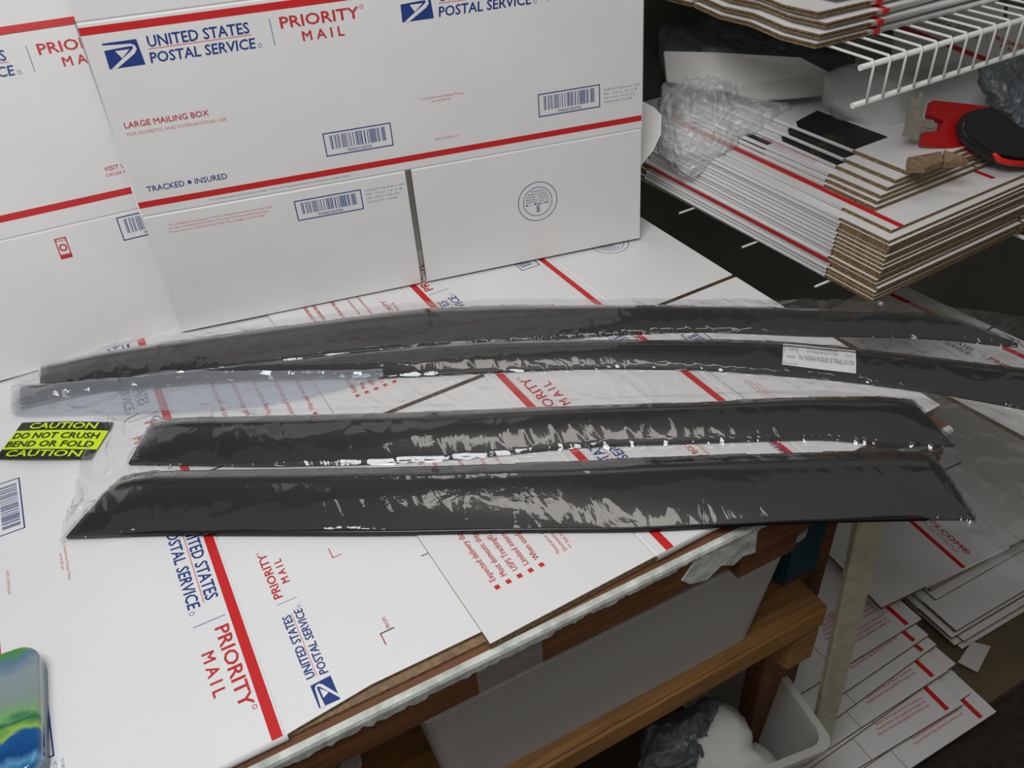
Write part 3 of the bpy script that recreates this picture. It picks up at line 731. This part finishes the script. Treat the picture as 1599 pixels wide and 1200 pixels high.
# ------------------------------------------------------------------ crumpled things at the back of the shelf
def blob(name, poly, d0, d1, m_, label, cat, amp=.012, fr=18, seed=0, n=44):
    """crumpled closed lump: pixel outline gives its extent, depth runs d0..d1"""
    cx = sum(p[0] for p in poly)/len(poly); cy = sum(p[1] for p in poly)/len(poly)
    bm = bmesh.new(); N_ = n; rows = []
    import bisect
    ang = [(math.atan2(p[1]-cy, p[0]-cx), math.hypot(p[0]-cx, p[1]-cy)) for p in poly]; ang.sort()
    def rad(a):
        for i in range(len(ang)):
            a0, r0_ = ang[i]; a1, r1_ = ang[(i+1) % len(ang)]
            if i == len(ang)-1: a1 += 2*math.pi
            aa = a if a >= ang[0][0] else a+2*math.pi
            if a0 <= aa <= a1: return r0_+(r1_-r0_)*(aa-a0)/(a1-a0+1e-9)
        return ang[0][1]
    M_ = n//2
    for j in range(M_+1):
        ph = math.pi*j/M_; row = []
        for i in range(N_):
            a = -math.pi+2*math.pi*i/N_; k = math.sin(ph)**.6
            x = cx+rad(a)*k*math.cos(a); y = cy+rad(a)*k*math.sin(a)
            dd = (d0+d1)/2-(d1-d0)/2*math.cos(ph)
            p = atd(x, y, dd); q = p*fr; nn = noise.noise_vector(q+Vector((seed, 0, 0)))+.5*noise.noise_vector(q*2.7)
            if n > 100:
                nn += -up*0+(-fw)*.9*(1-abs(noise.noise(q*2.2))*3)**2*.6+(-fw)*.5*(1-abs(noise.noise(q*4.5+Vector((3, 1, 7))))*3)
            row.append(bm.verts.new(p+nn*amp*max(k+.1, .7)))
        rows.append(row)
    for j in range(M_):
        for i in range(N_):
            f = bm.faces.new((rows[j][i], rows[j][(i+1) % N_], rows[j+1][(i+1) % N_], rows[j+1][i])); f.smooth = True
    bmesh.ops.remove_doubles(bm, verts=bm.verts[:], dist=.0003); bmesh.ops.recalc_face_normals(bm, faces=bm.faces[:])
    return tag(mk(name, bm, m_), label, cat)
def slab(name, poly, dep, m_, label, cat, th=.006, bend=.01):
    bm = bmesh.new(); q = [atd(x, y, dep+dd) for x, y, dd in poly]
    a = [bm.verts.new(p) for p in q]; b = [bm.verts.new(p+fw*th) for p in q]
    bm.faces.new(a); bm.faces.new(b[::-1])
    for j in range(len(a)): bm.faces.new((a[j], b[j], b[(j+1) % len(a)], a[(j+1) % len(a)]))
    bmesh.ops.recalc_face_normals(bm, faces=bm.faces[:])
    return tag(mk(name, bm, m_), label, cat)
blob('bubble_wrap', [(1035, 140), (1060, 122), (1180, 150), (1240, 165), (1215, 195), (1170, 220), (1120, 245), (1060, 275), (1040, 250), (1030, 190)], 1.20, 1.34, BUBBLE, 'crumpled clear bubble wrap on the shelf beside the upright carton', 'bubble wrap', .009, 26, 2, 150)
slab('foam_sheet', [(1037, 80, 0), (1120, 82, -.02), (1250, 90, -.02), (1293, 112, .0), (1295, 146, .0), (1240, 152, -.02), (1185, 156, -.02), (1130, 139, -.01), (1100, 138, -.01), (1042, 127, 0)], 1.24, FOAM, 'white foam sheet lying above the bubble wrap on the shelf', 'foam sheet', .008)
blob('poly_bag', [(1030, 40), (1080, 38), (1190, 60), (1260, 75), (1330, 90), (1330, 130), (1240, 130), (1040, 110)], 1.28, 1.42, GREYBAG, 'dark grey poly bag behind the white foam sheet', 'plastic bag', .008, 16, 5, 130)
blob('poly_bag', [(1285, 110), (1345, 95), (1420, 120), (1430, 170), (1405, 215), (1340, 205), (1290, 180)], 1.17, 1.27, BUBBLE, 'loose clear poly bag hanging behind the wire shelf corner', 'plastic bag', .010, 14, 9, 60)
slab('flattened_carton', [(1003, 158, 0), (1022, 168, 0), (1033, 180, 0), (1032, 210, 0), (1020, 235, 0), (1002, 258, 0), (985, 258, 0), (985, 158, 0)], 1.16, WHITE, 'white carton flap with rounded edge poking out behind the upright carton', 'shipping carton', .006)
blob('padded_mailer', [(1520, 110), (1640, 120), (1660, 230), (1600, 228), (1570, 195), (1540, 150)], 1.12, 1.2, GREYBAG, 'crumpled grey and white mailer behind the tape gun', 'mailer', .007, 18, 4, 130)
# carton leaning behind the wire lip
bm = bmesh.new(); th = carton(bm, 15, (2, 8, 2), 7.5, layers=1, nu=3); P = Print(bm, th+.0002); P.rect(0, 6.6, 15, 7.0, 2); P.sub(1, 8.2, .8).logos()
MC = frame(atd(1380, 175, 1.30), rt*.94-up*.30+fw*.1, up*.75+fw*.3+rt*.2)
lay('flattened_carton', MC, bm, PM, 'white carton with a red stripe behind the upper wire shelf rail')

# ------------------------------------------------------------------ upper wire shelf
ZW = .262
wp = at(1343, 106, ZW); we = at(1640, 18, ZW); ux = (we-wp); ux.z = 0; ux.normalize(); vx = Vector((-ux.y, ux.x, 0))
lip = (at(1343, 106, ZW)-CAM).dot(fw)
ws = empty('wire_shelf', wp); tag(ws, 'upper white wire shelf with a front lip, in the top right corner', 'wire shelf')
def wpart(name, bm):
    bm.transform(Matrix.Translation(-wp)); o = mk(name, bm, WIREW); o.parent = ws; return o
LH = .042
bm = bmesh.new(); addtube(bm, [wp, wp+ux*.9], .0034, 10); wpart('front_rail', bm)
bm = bmesh.new(); addtube(bm, [wp-Vector((0, 0, LH)), wp+ux*.9-Vector((0, 0, LH))], .0034, 10); wpart('lip_rail', bm)
bm = bmesh.new(); addtube(bm, [wp+vx*.42-Vector((0, 0, .003)), wp+ux*.9+vx*.42-Vector((0, 0, .003))], .0034, 10); wpart('back_rail', bm)
for k in range(24):
    p = wp+ux*(.018+k*.0254)
    bm = bmesh.new(); addtube(bm, [p-Vector((0, 0, LH))-vx*.003, p-vx*.003+Vector((0, 0, .001)), p+Vector((0, 0, .0045)), p+vx*.42+Vector((0, 0, .0045))], .0016, 6); wpart('cross_wire', bm)
# pile of cartons on the upper shelf
wcr = at(1272, 78, ZW+.006)
def up_carton():
    bm = bmesh.new(); th = carton(bm, 17, (3.2, 13, 3.2), 8.5, slot=.2, tm=.0024, gap=.0012, nu=4)
    P = Print(bm, th+.00015); P.rect(0, 15.5, 17, 15.9, 2); P.sub(3, 9, .6).logos()
    addbox(bm, (-.10*IN, 15.5*IN, .0001), (.2*IN, 15.9*IN, .0060), 2)
    for v in bm.verts:
        d = max(0, v.co.y/IN-15); v.co.z += (.0004*d*math.sin(v.co.x/IN*1.6+1))
    return bm
PU = mk('flattened_carton', up_carton(), PM); rnd = random.Random(4)
for k in range(9):
    off = ux*(.004*k+rnd.uniform(-.003, .006)+(.035 if k > 3 else 0)+(.03 if k > 6 else 0))+vx*(.013*max(0, k-2)+rnd.uniform(-.002, .002))
    M = frame(wcr+ux*19.4*IN+off+Vector((0, 0, k*.0095)), vx, -ux); M = Matrix.Translation(wcr+off) @ Matrix.Rotation(rnd.uniform(-.03, .02), 4, 'Z') @ Matrix.Translation(-wcr-off) @ M
    nm = 'bottom' if k == 0 else 'topmost' if k == 8 else ORD[8-k]+' from the top'
    place(PU, M, f'flattened carton, {nm} in the pile on the upper wire shelf', 'shipping carton', 'cartons on the upper wire shelf')

# ------------------------------------------------------------------ under the bench: bins and contents
def bin_mesh(M, w_, d, h, taper=.02, rim=.008, name='storage_bin', label='', t=.0025, m_=BIN):
    bm = bmesh.new()
    def ring(ww, dd, z, r=.02, inset=0): return [bm.verts.new(M @ Vector((p[0], p[1], z))) for p in rr(ww/2-inset, dd/2-inset, r, 4)]
    lv = [(w_-2*taper, d-2*taper, 0), (w_-.004, d-.004, h-.012), (w_, d, h-.012), (w_+2*rim, d+2*rim, h-.01), (w_+2*rim, d+2*rim, h)]
    rg = [ring(a, b, z) for a, b, z in lv]; inn = [ring(a, b, z, inset=t) for a, b, z in ((w_, d, h), (w_-2*taper, d-2*taper, t))]
    al = rg+inn; n = len(al[0])
    for a, b in zip(al[:-1], al[1:]):
        for i in range(n): bm.faces.new((a[i], a[(i+1) % n], b[(i+1) % n], b[i])).smooth = False
    bm.faces.new(rg[0][::-1]); bm.faces.new(inn[-1])
    return tag(mk(name, bm, m_), label, 'storage bin')
br = at(1190, 1000, SZ); bl = at(1000, 1102, SZ); dd_ = (br-bl).normalized(); W_ = .40; bk = Vector((-dd_.y, dd_.x, 0))
bin_c = br-dd_*(W_/2-.0)+bk*.10; MBn = frame((bin_c.x, bin_c.y, SZ+.0005), dd_, bk)
bin_mesh(MBn, .43, .22, .20, label='frosted plastic storage bin on the wooden shelf under the bench')
bm = bmesh.new(); bmesh.ops.create_icosphere(bm, subdivisions=5, radius=1)
for v in bm.verts:
    p = v.co*(1+.25*noise.noise(v.co*2.3)+.08*noise.noise(v.co*6)); v.co = MBn @ Vector((p.x*.13, p.y*.05, .055+p.z*.04))
for f in bm.faces: f.smooth = True
tag(mk('cloth_bundle', bm, mat('pale_cloth', hexc(175, 165, 140), .9, noise_amt=.3, nscale=20)), 'pale bundle faintly seen inside the frosted bin on the wooden shelf', 'bundle')
q = br-dd_*(W_+.28)+bk*.10; MB2 = frame((q.x, q.y, SZ+.0005), dd_, bk)
bin_mesh(MB2, .40, .22, .17, label='frosted plastic storage bin under the bench, left of the larger one')
bm = bmesh.new(); tq = at(1248, 905, SZ); addbox(bm, (-.03, 0, 0), (.03, .05, .14)); bmesh.ops.bevel(bm, geom=bm.edges[:], offset=.004, segments=2, affect='EDGES')
tag(mk('teal_container', bm, TEAL, mw=frame((tq.x, tq.y, SZ+.0008), d_, b_)), 'dark teal box on the right end of the wooden shelf under the bench', 'container')
# bin on the floor with mailers
F1 = at(1240, 1300, FZ+.25); MB3 = frame((F1.x-.0, F1.y+.02, FZ+.001), BD, AD)
zr = FZ+.28; pc = at(1310, 1167, zr); e_ = (at(1247, 1077, zr)-pc).normalized(); o_ = Vector((-e_.y, e_.x, 0))
ctr = pc+e_*.20+o_*.19; MB3 = frame((ctr.x, ctr.y, FZ+.001), -o_, e_)
bin_mesh(MB3, .36, .38, .28, taper=.03, label='frosted plastic bin on the floor holding grey and white mailers')
blob('padded_mailer', [(1010, 1180), (1060, 1110), (1105, 1088), (1120, 1110), (1090, 1150), (1060, 1210), (1000, 1230)], 1.10, 1.20, GREYBAG, 'crumpled dark grey mailer in the floor bin', 'mailer', .012, 16, 3, 130)
blob('padded_mailer', [(1065, 1140), (1115, 1092), (1180, 1160), (1230, 1215), (1200, 1260), (1060, 1260)], 1.12, 1.22, FOAM, 'white padded mailer in the floor bin', 'mailer', .012, 14, 6)

# ------------------------------------------------------------------ floor piles at the lower right
CZ = FZ
e0 = at(1400, 1195, FZ+.02); e1 = at(1599, 1062, FZ+.02)
bm = bmesh.new(); addbox(bm, (-.6, 0, -.02), (1.2, .9, 0)); tag(mk('low_shelf_board', bm, mat('olive_brown_board', hexc(104, 92, 66), .7, noise_amt=.3, nscale=15), mw=frame(e0, e1-e0, Vector((-(e1-e0).y, (e1-e0).x, 0)))), 'olive brown board on the carpet carrying the floor piles of cartons', 'board')
FZ = CZ+.0205
def fcarton(kind=0):
    bm = bmesh.new(); th = carton(bm, 16, (3, 7.5, 3), 8, slot=.04, tm=.003, gap=.0004, nu=3); P = Print(bm, th+.0002)
    P.rect(14.6, .2, 14.95, 13.3, 2)
    for i in range(7): P.text('Expected delivery date specified for domestic use', 9.6-.15*i+.9*(i > 3), 14.0, 3.0-.3*i-.25*(i > 3), .2, 3)
    P.text('VISIT US AT USPS.COM', 7, 13, 3.2, .4, 3); P.rect(1.2, .2, 1.5, 13.3, 2)
    P.ring(2.6, 2.6, .3, .1, 3, 12)
    return bm
PF = mk('flattened_carton', fcarton(), PM); rnd = random.Random(8)
FU = (at(1480, 900, FZ+.05)-at(1330, 985, FZ+.05)).normalized(); FV = Vector((-FU.y, FU.x, 0))
for k, (cx, cy, z, an) in enumerate(((1545, 1104, .004, 0), (1505, 1075, .012, .03), (1494, 1092, .02, -.02), (1482, 1030, .028, .05), (1470, 1040, .036, .02), (1452, 1000, .044, .07), (1440, 985, .052, .05), (1430, 960, .06, .02))):
    p = at(cx, cy, FZ+z); U_ = FU*math.cos(an)+FV*math.sin(an); V_ = Vector((-U_.y, U_.x, 0))
    o = p-U_*16*IN-V_*.5*IN
    nm = ['bottom', 'second lowest', 'third lowest', 'fourth lowest', 'fifth lowest', 'third from top', 'second from top', 'topmost'][k]
    place(PF, frame((o.x, o.y, FZ+.0008+k*.0078), U_, V_), f'white carton on the floor, {nm} of the pile by the cream post', 'shipping carton', 'fanned cartons on the floor')
bm = bmesh.new(); th = carton(bm, 16, (4, 8, 4), 8, slot=.15, nu=3); P = Print(bm, th+.0002); zq = FZ+.085; vs_ = .82*(at(1527, 880, zq)-at(1375, 953, zq)).length/IN
P.rect(0, vs_, 16, vs_+.35, 2); P.text('VISIT US AT USPS.COM®', 6, 15.2, vs_+1.3, .45, 3, .03); P.text('ORDER FREE SUPPLIES ONLINE', 7, 14.8, vs_+.8, .3, 4)
c0 = at(1375, 953, zq); cU = -(at(1527, 880, zq)-c0).normalized(); 
MQ = frame(c0, Vector((cU.y, -cU.x, 0)), -cU)
MQ = frame(c0, Vector((cU.y, -cU.x, 0)), Vector((-cU.x, -cU.y, 0)))
vq = -cU; uq = Vector((-vq.y, vq.x, 0))
# art reads towards the camera: U = -uq, V = vq
MQ = frame(c0+uq*16*IN, -uq, vq)
lay('flattened_carton', MQ, bm, PM, 'flattened white carton with red stripe and web address, just right of the cream post')
bm = bmesh.new(); addbox(bm, (-.12, -.1, 0), (.12, .1, .012)); bm.free()
# carton pile carrying it and a second pile to its right
PG = mk('flattened_carton', stack_carton('plain')[0], PM); rnd = random.Random(9)
g0 = at(1500, 1015, FZ+.002); GU = (at(1599, 955, FZ+.002)-g0).normalized(); GV = Vector((-GU.y, GU.x, 0))
for k in range(14):
    off = GU*(rnd.uniform(-.01, .01)-.002*k)+GV*(rnd.uniform(-.008, .008)+.003*k)
    if k > 7: off += GV*.06+GU*.03
    nm = 'bottom' if k == 0 else 'topmost' if k == 13 else ORD[13-k]+' from the top'
    place(PG, frame(g0+off+Vector((0, 0, k*.0056+.0006)), GU, GV), f'flat carton, {nm} in the floor pile at the right edge', 'shipping carton', 'cartons in the floor pile at the right edge')
bm = bmesh.new(); q = [at(x, y, FZ+.012) for x, y in ((1496, 1034), (1518, 1002), (1547, 1010), (1527, 1050))]
a = [bm.verts.new(p) for p in q]; b = [bm.verts.new(p-Vector((0, 0, .002))) for p in q]; bm.faces.new(a); bm.faces.new(b[::-1])
for j in range(4): bm.faces.new((a[j], b[j], b[(j+1) % 4], a[(j+1) % 4]))
bmesh.ops.recalc_face_normals(bm, faces=bm.faces[:]); tag(mk('card_scrap', bm, FOAM), 'small white card leaning against the floor pile at the right', 'card scrap')
# cartons seen past the bench's right end, on a lower shelf
zc = -.22
p0 = at(1590, 505, zc); fu = (at(1440, 560, zc)-at(1599, 470, zc)); fu.normalize()
bm = bmesh.new(); th = carton(bm, 15, (1.5, 5, 1.5), 7.5, slot=.15, nu=3); P = Print(bm, th+.0002); P.rect(0, 6.3, 15, 6.7, 2); P.sub(3.5, 4.2, .8).logos()
oo = at(1345, 455, zc); UU = (at(1500, 530, zc)-oo).normalized(); MM = frame(at(1330, 470, zc)-Vector((-UU.y, UU.x, 0))*.11, UU, Vector((-UU.y, UU.x, 0)))
lay('flattened_carton', MM, bm, PM, 'flattened white carton with blue lettering on a lower shelf beyond the bench end')
